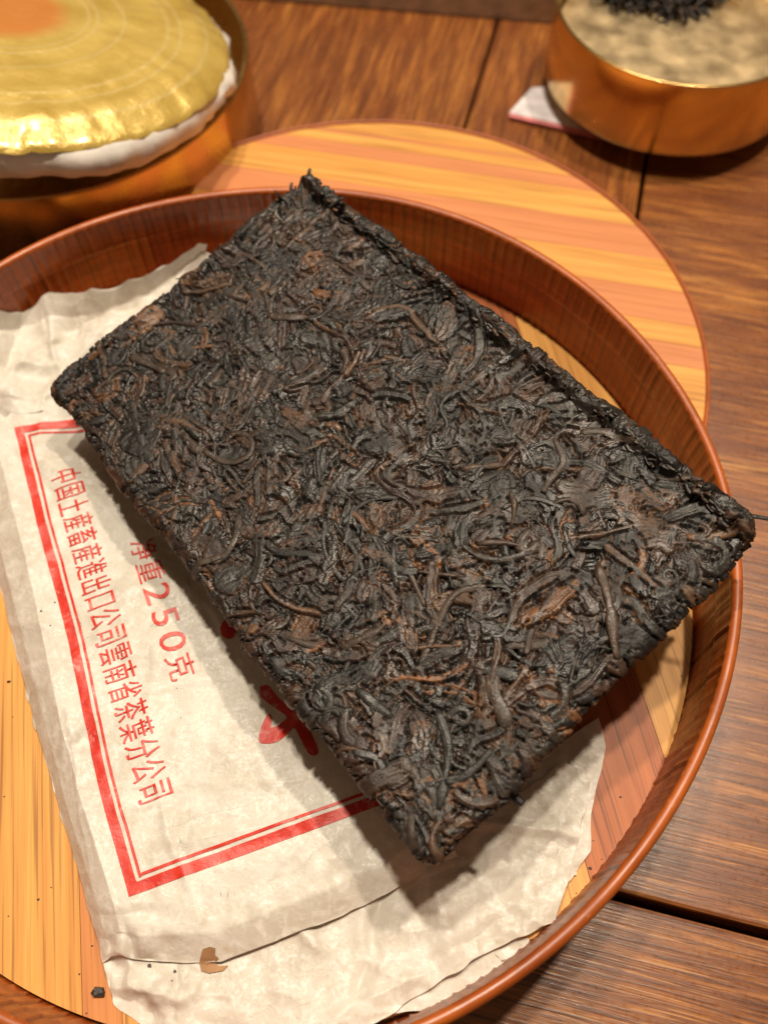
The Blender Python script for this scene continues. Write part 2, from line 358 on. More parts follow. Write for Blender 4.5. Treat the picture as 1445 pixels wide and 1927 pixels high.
for kd in jobs:
    u, v = rng.uniform(-EX, BL+EX), rng.uniform(-EX, BW+EX); ang = rng.uniform(0, 6.28)
    if kd == 1: stamp(u, v, ang, rng.uniform(.005, .014), rng.uniform(.0014, .0038), rng.uniform(.00012, .00032), rng.uniform(-.0013, .00040), .6, pick(), 1, rng.uniform(3, 8))
    elif kd == 4: stamp(u, v, ang, rng.uniform(.007, .018), rng.uniform(.0009, .0019), rng.uniform(.00035, .0007), rng.uniform(-.0013, .00015), .9, pick(), 1, rng.uniform(2.5, 5))
    elif kd == 0: stamp(u, v, ang, rng.uniform(.006, .019), rng.uniform(.0004, .0009), rng.uniform(.00035, .0007), rng.uniform(-.0012, .00025), 1.3, pick(), 0, rng.uniform(2, 4))
    elif kd == 2: stamp(u, v, ang, rng.uniform(.002, .006), rng.uniform(.0004, .0011), rng.uniform(.0003, .0007), rng.uniform(-.0012, .0001), .8, pick(), 0, 2)
    else: stamp(u, v, ang, rng.uniform(.006, .014), rng.uniform(.0005, .0008), rng.uniform(.0006, .0008), rng.uniform(-.0004, .0001), .12, np.array([.09, .048, .026])*rng.uniform(.6, 1.3), 0, 1.5)
Hm = np.where(Hm > .0002, .0002 + .0006*np.tanh((Hm-.0002)/.0006), Hm)
# rounded, tapered block with raised crumbly lips along the two far edges
rr = .0019; rc = .0040
def blockmap(U, V, H):
    wu = .0008*fbm(U*55, V*55, 31, 3); wv = .0008*fbm(U*55, V*55, 41, 3)
    cu, cv = np.clip(U, rc, BL-rc), np.clip(V, rc, BW-rc); du, dv = U-cu, V-cv
    d = np.hypot(du, dv); dd = np.maximum(d, 1e-9); ou, ov = du/dd, dv/dd
    far = np.clip(np.maximum(ov, -ou), 0, 1); d1 = np.maximum(d-(rc-rr), 0); d0 = np.minimum(d, rc-rr)
    ang = np.clip(d1/rr, 0, math.pi/2); rest = np.maximum(d1 - rr*math.pi/2, 0); side = BT-rr-.0005
    slope = -.80*(1-far) - .10*far
    r1 = np.minimum(rest, side); r2 = np.maximum(rest-side, 0)
    out = d0 + rr*np.sin(ang) + r1*slope - r2*.9; down = rr*(1-np.cos(ang)) + r1
    P = bP(cu+out*ou+wu, cv+out*ov+wv)
    lipn = 1 + .42*fbm(U*230, V*230, 51, 3)
    lip = .0017*sstep(V, BW-.0042, BW-.0022)*lipn*(1+.35*vnoise(U*90, V*0, 52)) + .0015*sstep(-U, -.0046, -.0018)*lipn
    lip = np.minimum(lip, .0042)*np.clip(1-rest/.004, 0, 1)
    und = .00055*fbm(U*60, V*60, 61, 2) - .0012*sstep(U, BL-.006, BL)*sstep(V, -.01, BW)
    e1 = (cB-cL)/np.linalg.norm(cB-cL); e2 = (cT-cL)/np.linalg.norm(cT-cL)
    Nv = bn*np.cos(ang)[..., None] + (e1*ou[..., None] + e2*ov[..., None])*np.sin(ang)[..., None]
    P = P + bn*(lip+und-down)[..., None]
    return P, Nv
PB, NB = blockmap(U, V, Hm)
sidek = 1 + .25*sstep(V, BW-.006, BW-.003) + .7*np.clip((np.hypot(U-np.clip(U, rr, BL-rr), V-np.clip(V, rr, BW-rr))-.001)/.003, 0, 1)
PS = PB + NB*(Hm*sidek)[..., None]
brick = tag(empty('tea_brick', tuple((cT+cR_+cB+cL)/4 - np.array([0, 0, BT]))), 'black rectangular brick of pressed tea leaves leaning on the tray rim', 'tea brick')
def kid(o, parent): o.parent = parent; o.matrix_parent_inverse = Matrix.Translation(parent.location).inverted(); return o
me = gridmesh('pressed_leaf_mass', PS); setcol(me, Cm)
kid(tag(link('pressed_leaf_mass', me, M['tea']), kind='stuff'), brick)
# solid heart closing the underside
cu = np.array([.006, BL-.006]); 
vv = []
for z, i in ((.004, .004), (BT-.0004, .0075)):
    for (u, v) in ((i, i), (BL-i, i), (BL-i, BW-.003), (i*.6, BW-.003)): vv.append(bP(np.array(u), np.array(v)) - bn*z)
me = pydata('core', vv, [(0,1,2,3), (7,6,5,4), (0,4,5,1), (1,5,6,2), (2,6,7,3), (3,7,4,0)])
setcol(me, np.tile(np.array([.02, .015, .012]), (8, 1))); kid(link('core', me, M['tea'], None, False), brick)

def blur(A, k):
    c = np.cumsum(np.pad(A, ((k+1, k), (0, 0)), mode='edge'), 0); A = (c[2*k+1:]-c[:-2*k-1])/(2*k+1)
    c = np.cumsum(np.pad(A, ((0, 0), (k+1, k)), mode='edge'), 1); return (c[:, 2*k+1:]-c[:, :-2*k-1])/(2*k+1)
Hs = blur(Hm, 4)
def samp(A, u, v):
    i = np.clip((u+EX)/ST, 0, nu-1.001); j = np.clip((v+EX)/ST, 0, nv-1.001)
    return A[i.astype(int), j.astype(int)]
def strand_mesh(cu, cv, w, th, ridge=.22, lift=.0, ring=14):
    m = len(cu); tg = np.arctan2(np.gradient(cv), np.gradient(cu)); t = np.linspace(0, 1, m)
    wl = w*(.62+.38*np.clip(np.minimum(t, 1-t)*m/2.2, 0, 1)**.6)*(1+.35*vnoise(t*m*.45, t*0+w*1e5, 3)); a = np.linspace(0, 2*np.pi, ring, endpoint=False)
    ph = random.uniform(0, 6); tw = ph + t*random.uniform(-3, 3)
    rad = 1 + ridge*np.cos(5*a[None, :]+tw[:, None]) + .5*ridge*np.cos(7*a[None, :]-2*tw[:, None]) + .2*vnoise(t[:, None]*m*.5, a[None, :]*2, 8+int(ph*9))
    b = wl[:, None]*np.cos(a)[None, :]*rad; c = (th*wl/w)[:, None]*np.sin(a)[None, :]*rad
    u = cu[:, None] - np.sin(tg)[:, None]*b; v = cv[:, None] + np.cos(tg)[:, None]*b
    hc = samp(Hs, cu, cv); hc = np.convolve(np.pad(hc, 2, mode='edge'), np.ones(5)/5, 'valid') + lift + .00025*vnoise(t*5, t*0+ph, 4)
    Pp = samp(PB, u, v) + samp(NB, u, v)*(hc[:, None]+c)[..., None]
    # subcell position from the bilinear map (samp is nearest cell)
    i = (u+EX)/ST; j = (v+EX)/ST; fi = (i-np.floor(i))*ST; fj = (j-np.floor(j))*ST
    Pp = Pp + ((cB-cL)/BL)*fi[..., None] + ((cT-cL)/BW)*fj[..., None]
    V = Pp.reshape(-1, 3); F = []
    for i in range(m-1):
        for k in range(ring): F.append((i*ring+k, i*ring+(k+1) % ring, (i+1)*ring+(k+1) % ring, (i+1)*ring+k))
    F.append(tuple(range(ring))[::-1]); F.append(tuple(range((m-1)*ring, m*ring)))
    return pydata('leaf_strand', V, F)
def pix2uv(px, py):
    u, v = BL/2, BW/2
    for _ in range(12):
        f0 = proj(bP(np.array(u), np.array(v))); fu = (proj(bP(np.array(u+1e-4), np.array(v)))-f0)/1e-4; fv = (proj(bP(np.array(u), np.array(v+1e-4)))-f0)/1e-4
        d = np.linalg.solve(np.array([fu, fv]).T, np.array([px, py])-f0); u += d[0]; v += d[1]
    return u, v
def spline(pts, m):
    p = np.array(pts, float); p = np.vstack([2*p[0]-p[1], p, 2*p[-1]-p[-2]]); n = len(p)-3; out = []
    for s in np.linspace(0, n-1e-6, m):
        i = int(s); t = s-i; a, b, c, d = p[i:i+4]
        out.append(.5*((2*b)+(c-a)*t+(2*a-5*b+4*c-d)*t*t+(3*b-a-3*c+d)*t**3))
    return np.array(out)
def leafmat(name, c):
    m = mat_tea(name, False); 
    for n in m.node_tree.nodes:
        if n.type == 'VALTORGB' and n.inputs[0].links and n.inputs[0].links[0].from_node.type == 'OBJECT_INFO':
            for k, e in enumerate(n.color_ramp.elements): f = .8+.1*k; e.color = (c[0]*f, c[1]*f, c[2]*f, 1)
    return m
M['stem'] = leafmat('brown_stem', (.070, .042, .027)); M['amber'] = leafmat('amber_leaf', (.125, .062, .030)); M['ash'] = leafmat('ashen_leaf', (.026, .024, .021)); M['umber'] = leafmat('umber_leaf', (.048, .031, .021))
nleaf = 0
def add_leaf(me, mat):
    global nleaf
    kid(link('leaf_strand', me, mat), brick); nleaf += 1
SEEN = [  # strands one can follow in the photograph: pixel path, half width px, material
 ([(1127,1075),(1140,1130),(1150,1190),(1162,1245)], 11, 'stem', .0003), ([(785,1075),(830,1078),(868,1082)], 6, 'stem', .0002), ([(690,1163),(725,1145),(752,1132)], 7, 'amber', .0002),
 ([(400,1062),(430,1035),(445,1000),(450,965)], 9, 'umber', .0002), ([(345,1075),(385,1060),(420,1045)], 8, 'umber', .0002),
 ([(625,980),(608,1000),(615,1045),(640,1080),(655,1085)], 7, 'ash', .0003), ([(625,978),(655,1020),(690,1075)], 6, 'ash', .0003),
 ([(820,830),(840,800),(830,770),(860,740)], 6, 'ash', .0003), ([(740,1020),(745,1060),(752,1100)], 8, 'ash', .0002), ([(765,1055),(785,1100),(800,1140)], 7, 'stem', .0002),
 ([(920,1105),(955,1110),(965,1150),(950,1190),(920,1195)], 5, 'ash', .0004), ([(920,1105),(870,1110),(830,1160),(790,1250)], 8, 'umber', .0003),
 ([(380,850),(410,862),(440,868),(470,855),(470,825),(445,815),(420,835)], 8, 'umber', .0004), ([(340,820),(365,845),(395,858)], 13, 'umber', .0002),
 ([(405,740),(425,728),(450,732),(445,750),(415,758)], 6, 'umber', .0003), ([(530,400),(545,410),(535,420),(522,412),(526,402)], 4, 'umber', .0003),
 ([(865,880),(900,875),(940,872)], 9, 'stem', .0002), ([(955,930),(965,960),(958,1005)], 7, 'stem', .0002), ([(905,1027),(945,1030),(985,1037)], 7, 'stem', .0003),
 ([(1125,1065),(1095,1068),(1075,1045),(1060,1000)], 6, 'ash', .0002), ([(1040,830),(1060,870),(1040,905),(1025,935)], 10, 'umber', .0002), ([(1090,815),(1130,815),(1165,828),(1210,845)], 9, 'umber', .0002),
 ([(1295,1020),(1340,1015),(1380,1003),(1400,992)], 9, 'amber', .0000), ([(1235,905),(1270,905),(1310,903)], 8, 'umber', .0003), ([(1225,918),(1270,920),(1300,920)], 7, 'ash', .0002),
 ([(820,1345),(838,1400),(842,1440),(830,1490),(822,1530)], 10, 'ash', .0004), ([(768,1535),(768,1570),(775,1610)], 9, 'umber', .0004), ([(835,1480),(870,1470),(905,1440),(925,1415)], 8, 'ash', .0002),
 ([(935,1260),(930,1300),(945,1340),(955,1375)], 15, 'umber', .0001), ([(640,1215),(675,1200),(715,1180)], 9, 'umber', .0002), ([(545,1200),(580,1210),(610,1212)], 8, 'umber', .0002),
 ([(670,1300),(705,1330),(735,1355)], 11, 'ash', .0003), ([(600,1290),(620,1310),(610,1360),(595,1385)], 8, 'ash', .0002), ([(1015,1315),(1028,1330)], 8, 'amber', .0002),
 ([(820,560),(825,585),(815,615),(800,635)], 5, 'ash', .0003), ([(540,520),(520,560),(510,600),(505,640)], 5, 'umber', .0002), ([(570,395),(573,365),(575,340)], 5, 'umber', .0003),
 ([(500,440),(515,450),(510,470),(490,480)], 5, 'umber', .0003), ([(590,400),(605,380),(600,395)], 5, 'umber', .0003), ([(985,640),(965,665),(945,680)], 6, 'umber', .0003), ([(905,600),(940,620),(975,640)], 6, 'umber', .0003),
 ([(350,660),(380,657),(412,653)], 6, 'amber', .0002), ([(165,695),(180,680),(188,672)], 7, 'amber', .0002), ([(605,800),(625,802),(640,812)], 8, 'amber', .0002), ([(650,955),(675,975),(700,998)], 7, 'amber', .0002),
 ([(245,760),(255,800),(270,840),(290,870)], 13, 'ash', .0002), ([(300,690),(330,710),(310,720)], 12, 'umber', .0002), ([(245,675),(280,690),(315,705)], 11, 'umber', .0003),
 ([(1000,760),(1030,770),(1060,790)], 7, 'ash', .0002), ([(940,760),(950,800),(985,850),(1005,885)], 6, 'ash', .0003), ([(720,480),(730,520),(760,550),(775,545)], 6, 'ash', .0003)]
for path, hw, mt, lf in SEEN:
    uv = np.array([pix2uv(*p) for p in path]); ln = np.hypot(*np.diff(uv, axis=0).T).sum()
    m = max(6, int(ln/.0010)); s = spline(uv, m); w = hw*.000082
    add_leaf(strand_mesh(s[:, 0], s[:, 1], w, min(.00034, w*.42) if mt != 'stem' else .0005, .10, lf-.00016), M[mt])
while nleaf < 170:
    u, v = rng.uniform(.003, BL-.003), rng.uniform(.003, BW-.009); ln = rng.uniform(.006, .016)
    cx, cy, _ = centerline(u, v, rng.uniform(0, 6.28), ln, 1.7, max(7, int(ln/.0009)))
    if cx.min() < .001 or cx.max() > BL-.001 or cy.min() < .001 or cy.max() > BW-.0075: continue
    w = rng.uniform(.00035, .0011); add_leaf(strand_mesh(cx, cy, w, min(.00032, w*.45), .2, rng.uniform(-.0003, .0000)), M[rng.choice(['leaf', 'leaf', 'leaf', 'ash', 'umber'])])
# ragged leaf tips along the edges
def tip_mesh(p, d, side, ln, w, bend):
    """short tapering leaf tip from point p along d"""
    m, ring = 7, 6; V = []; F = []; up = np.cross(d, side)
    for i in range(m):
        t = i/(m-1); c = p + d*ln*t + up*bend*t*t*ln + side*.12*ln*math.sin(3*t+bend*9); r = w*(1-.45*t**3)*(1+.2*random.uniform(-1, 1))
        for k in range(ring):
            a = 2*math.pi*k/ring; V.append(c + side*math.cos(a)*r + up*math.sin(a)*r*.5)
    for i in range(m-1):
        for k in range(ring): F.append((i*ring+k, i*ring+(k+1) % ring, (i+1)*ring+(k+1) % ring, (i+1)*ring+k))
    F.append(tuple(range(ring))[::-1]); F.append(tuple(range((m-1)*ring, m*ring))); return V, F
e1 = (cB-cL)/np.linalg.norm(cB-cL); e2 = (cT-cL)/np.linalg.norm(cT-cL)
def edge_tip(edge, s, scale=1.0, upb=0.0):
    if edge == 'TR': u, v, o = s*BL, BW-.0004-abs(rng.normal(0, .0012)), e2
    elif edge == 'LT': u, v, o = .0006, s*BW, -e1
    elif edge == 'LB': u, v, o = s*BL, .0012, -e2
    else: u, v, o = BL-.0012, s*BW, e1
    al = e1 if edge in ('TR', 'LB') else e2
    far = edge in ('TR', 'LT')
    p = samp(PS, np.array([u]), np.array([v]))[0] - o*.0012 - bn*(.0006 if far else .0012)
    d = o*rng.uniform(-.1, .32) + al*rng.choice([-1, 1])*rng.uniform(.5, 1.5) + bn*(rng.uniform(-.25, .28)+upb if far else rng.uniform(-.8, -.1)); d /= np.linalg.norm(d)
    sd = np.cross(d, bn); sd /= np.linalg.norm(sd)
    return tip_mesh(p, d, sd, rng.uniform(.0024, .0058)*scale, rng.uniform(.0005, .0011)*scale, rng.normal(0, .25))
for k in range(70):
    V_, F_ = edge_tip(['TR', 'TR', 'LT', 'LT', 'TR', 'BR'][k % 6], rng.uniform(.05, .95), .6); add_leaf(pydata('leaf_strand', V_, F_), M['leaf'])
for k in range(16):
    V_, F_ = edge_tip('TR' if k % 2 else 'LT', rng.uniform(.03, .14) if k % 2 else rng.uniform(.86, .97), .8, .9); add_leaf(pydata('leaf_strand', V_, F_), M['leaf'])
for path, w in (([(1350,985),(1400,972),(1432,974),(1475,984)], .0006), ([(940,1480),(968,1500),(985,1512)], .0011)):
    pts = np.array([bc(x, y, .044 if x > 1300 else .028) for x, y in path]); s = spline(pts, 9); V_ = []; F_ = []
    for i, c in enumerate(s):
        tg = s[min(i+1, 8)]-s[max(i-1, 0)]; tg /= np.linalg.norm(tg); sd = np.cross(tg, [0, 0, 1]); u2 = np.cross(sd, tg)
        for k in range(7): a = 2*math.pi*k/7; V_.append(c + (sd*math.cos(a)+u2*math.sin(a)*.6)*w*(1.1-.5*i/8))
    for i in range(8):
        for k in range(7): F_.append((i*7+k, i*7+(k+1) % 7, (i+1)*7+(k+1) % 7, (i+1)*7+k))
    F_.append(tuple(range(7))[::-1]); F_.append(tuple(range(56, 63))); add_leaf(pydata('leaf_strand', V_, F_), M['leaf'])
VV, FF, CC = [], [], []
for k in range(620):
    V_, F_ = edge_tip(['TR', 'TR', 'LT', 'TR', 'LT', 'LT', 'TR'][k % 7], rng.uniform(.04, .96), rng.uniform(.35, .65)); n0 = len(VV)
    VV += V_; FF += [tuple(i+n0 for i in f) for f in F_]; c = pick()*.8; CC += [c]*len(V_)
me = pydata('edge_fragments', VV, FF); setcol(me, np.array(CC)); kid(tag(link('edge_fragments', me, M['tea']), kind='stuff'), brick)

# ------------------------------------------------------------------ paper wrapper
def brick_bottom(x, y):
    """height of the brick's underside above (x, y), +inf outside its footprint"""
    out = np.full(np.shape(x), 9.0)
    a, b = cB-cL, cT-cL; det = a[0]*b[1]-a[1]*b[0]; dx, dy = x-cL[0], y-cL[1]
    s = (dx*b[1]-dy*b[0])/det; t = (a[0]*dy-a[1]*dx)/det
    z = cL[2] + s*a[2] + t*b[2] - BT*bn[2]*1.0
    la, lb = np.linalg.norm(a), np.linalg.norm(b); m = .0016
    ds = np.maximum(np.maximum(m-s*la, (s-1)*la-m*0), 0); dt = np.maximum(np.maximum(m-t*lb, (t-1)*lb-m*0), 0)
    return z + .55*np.hypot(ds, dt)
def lattice(rows, res=.0006, fold=True):
    """rows of (px, py, dz mm) or ('w', x, y, dz mm) -> dense smooth grid (Catmull-Rom)"""
    L = np.array([[at(p[0], p[1], FLOOR+p[2]*.001) if len(p) == 3 else np.array([p[1], p[2], FLOOR+p[3]*.001]) for p in r] for r in rows])
    def up(A, n):
        A = np.concatenate([2*A[:1]-A[1:2], A, 2*A[-1:]-A[-2:-1]], 0); k = A.shape[0]-3; out = []
        for s in np.linspace(0, k-1e-6, n):
            i = int(s); t = s-i; a, b, c, d = A[i:i+4]
            out.append(.5*((2*b)+(c-a)*t+(2*a-5*b+4*c-d)*t*t+(3*b-a-3*c+d)*t**3))
        return np.array(out)
    l0 = np.linalg.norm(np.diff(L, axis=0), axis=-1).sum(0).max(); l1 = np.linalg.norm(np.diff(L, axis=1), axis=-1).sum(1).max()
    if fold:
        n0, n1 = max(8, int(l0/res)), max(8, int(l1/res)); k0, k1 = L.shape[0]-1, L.shape[1]-1
        f, g = np.meshgrid(np.linspace(0, 1, n0), np.linspace(0, 1, n1), indexing='ij'); sd = int(abs(L[0, 0, 0])*1e5)
        e = np.clip(np.minimum(np.minimum(f, 1-f)*k0, np.minimum(g, 1-g)*k1)*2, 0, 1)
        wa = e*(.16*fbm(f*k0*2.2, g*l1*70, sd, 3)); wb = e*(.16*fbm(f*l0*70, g*k1*2.2, sd+5, 3))
        F = np.clip(f*k0+wa, 0, k0-1e-6); Gq = np.clip(g*k1+wb, 0, k1-1e-6); i = F.astype(int); j = Gq.astype(int); t = (F-i)[..., None]; u = (Gq-j)[..., None]
        return (L[i, j]*(1-t)+L[i+1, j]*t)*(1-u) + (L[i, j+1]*(1-t)+L[i+1, j+1]*t)*u
    A = up(L, max(8, int(l0/res))); A = up(A.transpose(1, 0, 2), max(8, int(l1/res))).transpose(1, 0, 2)
    return A
def soften(A, k=2):
    for _ in range(2):
        A[1:-1] = (A[:-2]+2*A[1:-1]+A[2:])/4; A[:, 1:-1] = (A[:, :-2]+2*A[:, 1:-1]+A[:, 2:])/4
    return A
def creases(x, y, seed, amp):
    """sharp folds: ridges and valleys of straight creases that fade at their ends"""
    g = np.random.default_rng(seed); h = np.zeros_like(x); x0, x1, y0, y1 = x.min(), x.max(), y.min(), y.max()
    for k in range(int(46*max(.4, (x1-x0)*(y1-y0)/.006))):
        cx, cy, a = g.uniform(x0, x1), g.uniform(y0, y1), g.uniform(0, 3.14); ln = g.uniform(.006, .026); w = g.choice([g.uniform(.0009, .0022), g.uniform(.0020, .0075)])
        dx, dy = x-cx, y-cy; s = dx*np.cos(a)+dy*np.sin(a); d = -dx*np.sin(a)+dy*np.cos(a) + .0006*vnoise(s*200, 0*s+k, seed)
        h += g.choice([-1, 1, 1])*amp*g.uniform(.35, 1.25)*min(1, w/.0022)*np.maximum(0, 1-np.abs(d)/w*np.where(d > 0, 1, g.uniform(.4, 1)))*np.clip(1.6*(1-np.abs(s)/ln), 0, 1)
    return h
def crumple(A, amp, seed, edge=True, ridg=1.0, edgeamp=.0003, extra=None):
    x, y = A[..., 0], A[..., 1]
    w = creases(x, y, seed, amp) + amp*(fbm(x*70, y*70, seed, 3)*.5 - ridg*np.abs(vnoise(x*95+.3*vnoise(x*60, y*60, seed+4), y*95, seed+7)) - .5*ridg*np.abs(vnoise(x*210, y*180, seed+8)) + .5*ridg)
    if extra is not None:
        ex = extra[2]*np.exp(-((x-extra[0])**2+(y-extra[1])**2)/extra[3]**2); w = w + ex*(1.1*np.abs(vnoise(x*230, y*260, 5)) - 1.3*np.abs(vnoise(x*150+2, y*130, 6)) + .5*vnoise(x*420, y*400, 7))
    A = A.copy(); A[..., 2] += w
    if edge:
        n, m = A.shape[:2]
        for sl in (np.s_[0, :], np.s_[-1, :], np.s_[:, 0], np.s_[:, -1]):
            p = A[sl]; A[sl] = p + np.stack([vnoise(p[:, 0]*300, p[:, 1]*300, seed+1), vnoise(p[:, 0]*300, p[:, 1]*300, seed+2), 0*p[:, 0]], -1)*edgeamp
    A[..., 2] = np.minimum(A[..., 2], brick_bottom(A[..., 0], A[..., 1])-.0006)
    A[..., 2] = np.maximum(A[..., 2], FLOOR+.0003)
    return A
wrap = tag(empty('paper_wrapper', tuple(at(240, 1500, FLOOR))), 'crumpled off-white paper wrapper with red printed frame under the tea brick', 'paper wrapper')
dv = at(695, 1521, FLOOR+.0065)-at(242, 1688, FLOOR+.0065); dv[2] = 0; dv /= np.linalg.norm(dv)
def across(px, py, dz, k, dz2):
    p = at(px, py, FLOOR+dz*.001) + dv*k; return ('w', p[0], p[1], dz2)
def prow(edge, side, ridge, fr, wd=.082, h=6.4):
    r = [(*edge, .4), (*side, 4.2), (*ridge, h+1.0), (ridge[0]*.68+fr[0]*.32, ridge[1]*.68+fr[1]*.32, h+.8), (*fr, h)]
    for k, q in ((.2, .0), (.45, -.3), (.7, -.6), (1.0, -1.2)): r.append(across(*fr, h, wd*k, h+q))
    return r
rows = [prow((-60,880), (-45,850), (-22,812), (22,775)), prow((-45,960), (-28,925), (0,860), (38,860)), prow((5,1120), (15,1090), (48,1050), (88,1050)),
        prow((37,1250), (55,1240), (90,1240), (137,1240)), prow((70,1375), (88,1372), (117,1375), (165,1390)), prow((105,1500), (120,1498), (152,1502), (193,1510)),
        prow((145,1629), (160,1625), (192,1628), (226,1630)), prow((166,1705), (185,1706), (214,1700), (248,1712)),
        [(186,1772,.6), (200,1765,3.4), (226,1752,6.2), (240,1756,5.8), (262,1762,6.0), (400,1756,6.0), (500,1720,5.7), (640,1665,5.6), (830,1560,5.2)],
        [(194,1810,.6), (210,1802,1.8), (235,1798,3.0), (250,1802,3.2), (275,1806,3.3), (415,1812,3.3), (525,1770,3.2), (680,1706,3.0), (860,1610,2.6)]]
corner = at(262, 1822, FLOOR+.003)
panel = crumple(soften(lattice(rows, .00042)), .00055, 101, extra=(corner[0], corner[1], .0013, .009))
me = gridmesh('printed_panel', panel); pan = kid(link('printed_panel', me, M['paper']), wrap)
bvh = BVHTree.FromPolygons([v.co.copy() for v in me.vertices], [tuple(p.vertices) for p in me.polygons])
# lower flap: the empty end of the wrapper lying on the floor
rows = [[(188,1790,.4), (235,1790,1.8), (420,1800,1.8), (640,1715,1.8), (790,1635,1.8), (930,1530,2.0), (1060,1430,3.0), (1112,1462,3.6)],
        [(199,1838,.5), (260,1832,2.8), (430,1845,2.4), (640,1775,2.4), (800,1705,2.0), (940,1610,1.8), (1050,1535,2.6), (1100,1520,3.2)],
        [(212,1890,.6), (290,1885,3.2), (450,1895,2.6), (640,1840,2.6), (800,1780,2.2), (930,1690,2.0), (1030,1610,2.4), (1085,1592,3.0)],
        [(260,1922,.6), (330,1935,2.8), (480,1945,2.6), (650,1900,3.2), (800,1830,2.8), (930,1745,2.4), (1010,1690,2.4), (1068,1665,2.6)],
        [(330,1960,.6), (400,1975,2.0), (540,1975,2.4), (705,1927,3.2), (785,1875,2.6), (898,1802,2.2), (960,1770,2.2), (1044,1736,1.8)]]
flap = crumple(soften(lattice(rows, .00042)), .0010, 202, extra=(corner[0], corner[1]-.003, .0017, .011)); kid(link('end_flap', gridmesh('end_flap', flap), M['paper']), wrap)
rows = [[(900,1500,1.0), (1020,1420,1.2), (1125,1352,1.4)], [(940,1580,.9), (1050,1500,1.1), (1141,1402,1.5)], [(960,1640,.8), (1050,1570,1.0), (1112,1528,1.2)], [(980,1700,.8), (1040,1650,.9), (1110,1602,1.0)], [(1000,1720,.7), (1040,1690,.8), (1080,1642,.8)]]
kid(link('under_flap', gridmesh('under_flap', crumple(lattice(rows, .0007), .0004, 303)), M['paper']), wrap)
rows = [[(640,1890,.9), (780,1830,.9), (900,1770,.9), (993,1763,1.2)], [(690,1905,.9), (800,1870,.8), (930,1810,.8), (1001,1784,1.0)], [(743,1907,.9), (793,1903,.7), (951,1836,.7), (1003,1790,.8)]]
kid(link('under_flap', gridmesh('under_flap', crumple(lattice(rows, .0007), .0003, 333)), M['paper']), wrap)
# open end standing up against the far wall
rows = [[(-80,840,5), (-20,800,6.6), (28,782,6.2), (110,770,6.0), (230,730,5.0), (380,640,4.5), (520,540,4.5)],
        [(-80,770,3), (-20,748,4.5), (22,735,7.6), (110,712,3.4), (215,672,3.0), (350,590,4.0), (500,480,4.5)],
        [(-80,700,9), (-15,678,10), (12,690,4.0), (95,655,7.4), (195,622,5.2), (290,575,6.0), (420,490,6.0)],
        [(-80,640,7), (-12,622,8.5), (38,622,3.2), (78,600,7.2), (200,580,8.0), (270,552,7.0), (390,485,8.0)],
        [(-80,590,11), (-5,580,13), (45,592,6.5), (90,549,12.5), (200,546,12.5), (262,518,13), (392,468,11.5)]]
kid(link('open_end', gridmesh('open_end', crumple(soften(lattice(rows, .00042)), .0017, 404)), M['paper']), wrap)
# torn hole with brown paper showing
def drape(pts, name, mat, off=.00016, tree=bvh):
    bm = bmesh.new(); f = bm.faces.new([bm.verts.new((p[0], p[1], 0)) for p in pts]); bmesh.ops.triangulate(bm, faces=[f]); return bm
def settle(bm, name, mat, parent, off=.00016, tree=bvh, maxe=.0008):
    for _ in range(6):
        lg = [e for e in bm.edges if e.calc_length() > maxe]
        if not lg: break
        bmesh.ops.subdivide_edges(bm, edges=lg, cuts=1); bmesh.ops.triangulate(bm, faces=[f for f in bm.faces if len(f.verts) > 3])
    dead = []
    for v in bm.verts:
        h = tree.ray_cast(Vector((v.co.x, v.co.y, .2)), Vector((0, 0, -1)))
        if h[0] is None: dead.append(v)
        else: v.co.z = h[0].z + off
    if dead: bmesh.ops.delete(bm, geom=dead, context='VERTS')
    bmesh.ops.recalc_face_normals(bm, faces=bm.faces)
    if sum(f.normal.z for f in bm.faces) < 0: bmesh.ops.reverse_faces(bm, faces=bm.faces)
    me = bpy.data.meshes.new(name); bm.to_mesh(me); bm.free(); return kid(link(name, me, mat), parent)
allbvh = lambda arrs: None
fl = bpy.data.meshes['end_flap']; V0 = [v.co.copy() for v in bpy.data.meshes['printed_panel'].vertices]; F0 = [tuple(p.vertices) for p in bpy.data.meshes['printed_panel'].polygons]
V1 = V0 + [v.co.copy() for v in fl.vertices]; F1 = F0 + [tuple(i+len(V0) for i in p.vertices) for p in fl.polygons]; bvh2 = BVHTree.FromPolygons(V1, F1)
brown = mat_plain('brown_inner_paper', (.36, .19, .085), .7)
ZP = FLOOR+.0062
hole = [(383,1787),(396,1782),(407,1785),(405,1797),(412,1803),(402,1812),(410,1817),(428,1816),(418,1826),(392,1831),(377,1826),(374,1812)]
settle(drape([at(x, y, FLOOR+.004) for x, y in hole], 'x', None), 'torn_hole', brown, wrap, .0004, bvh2)
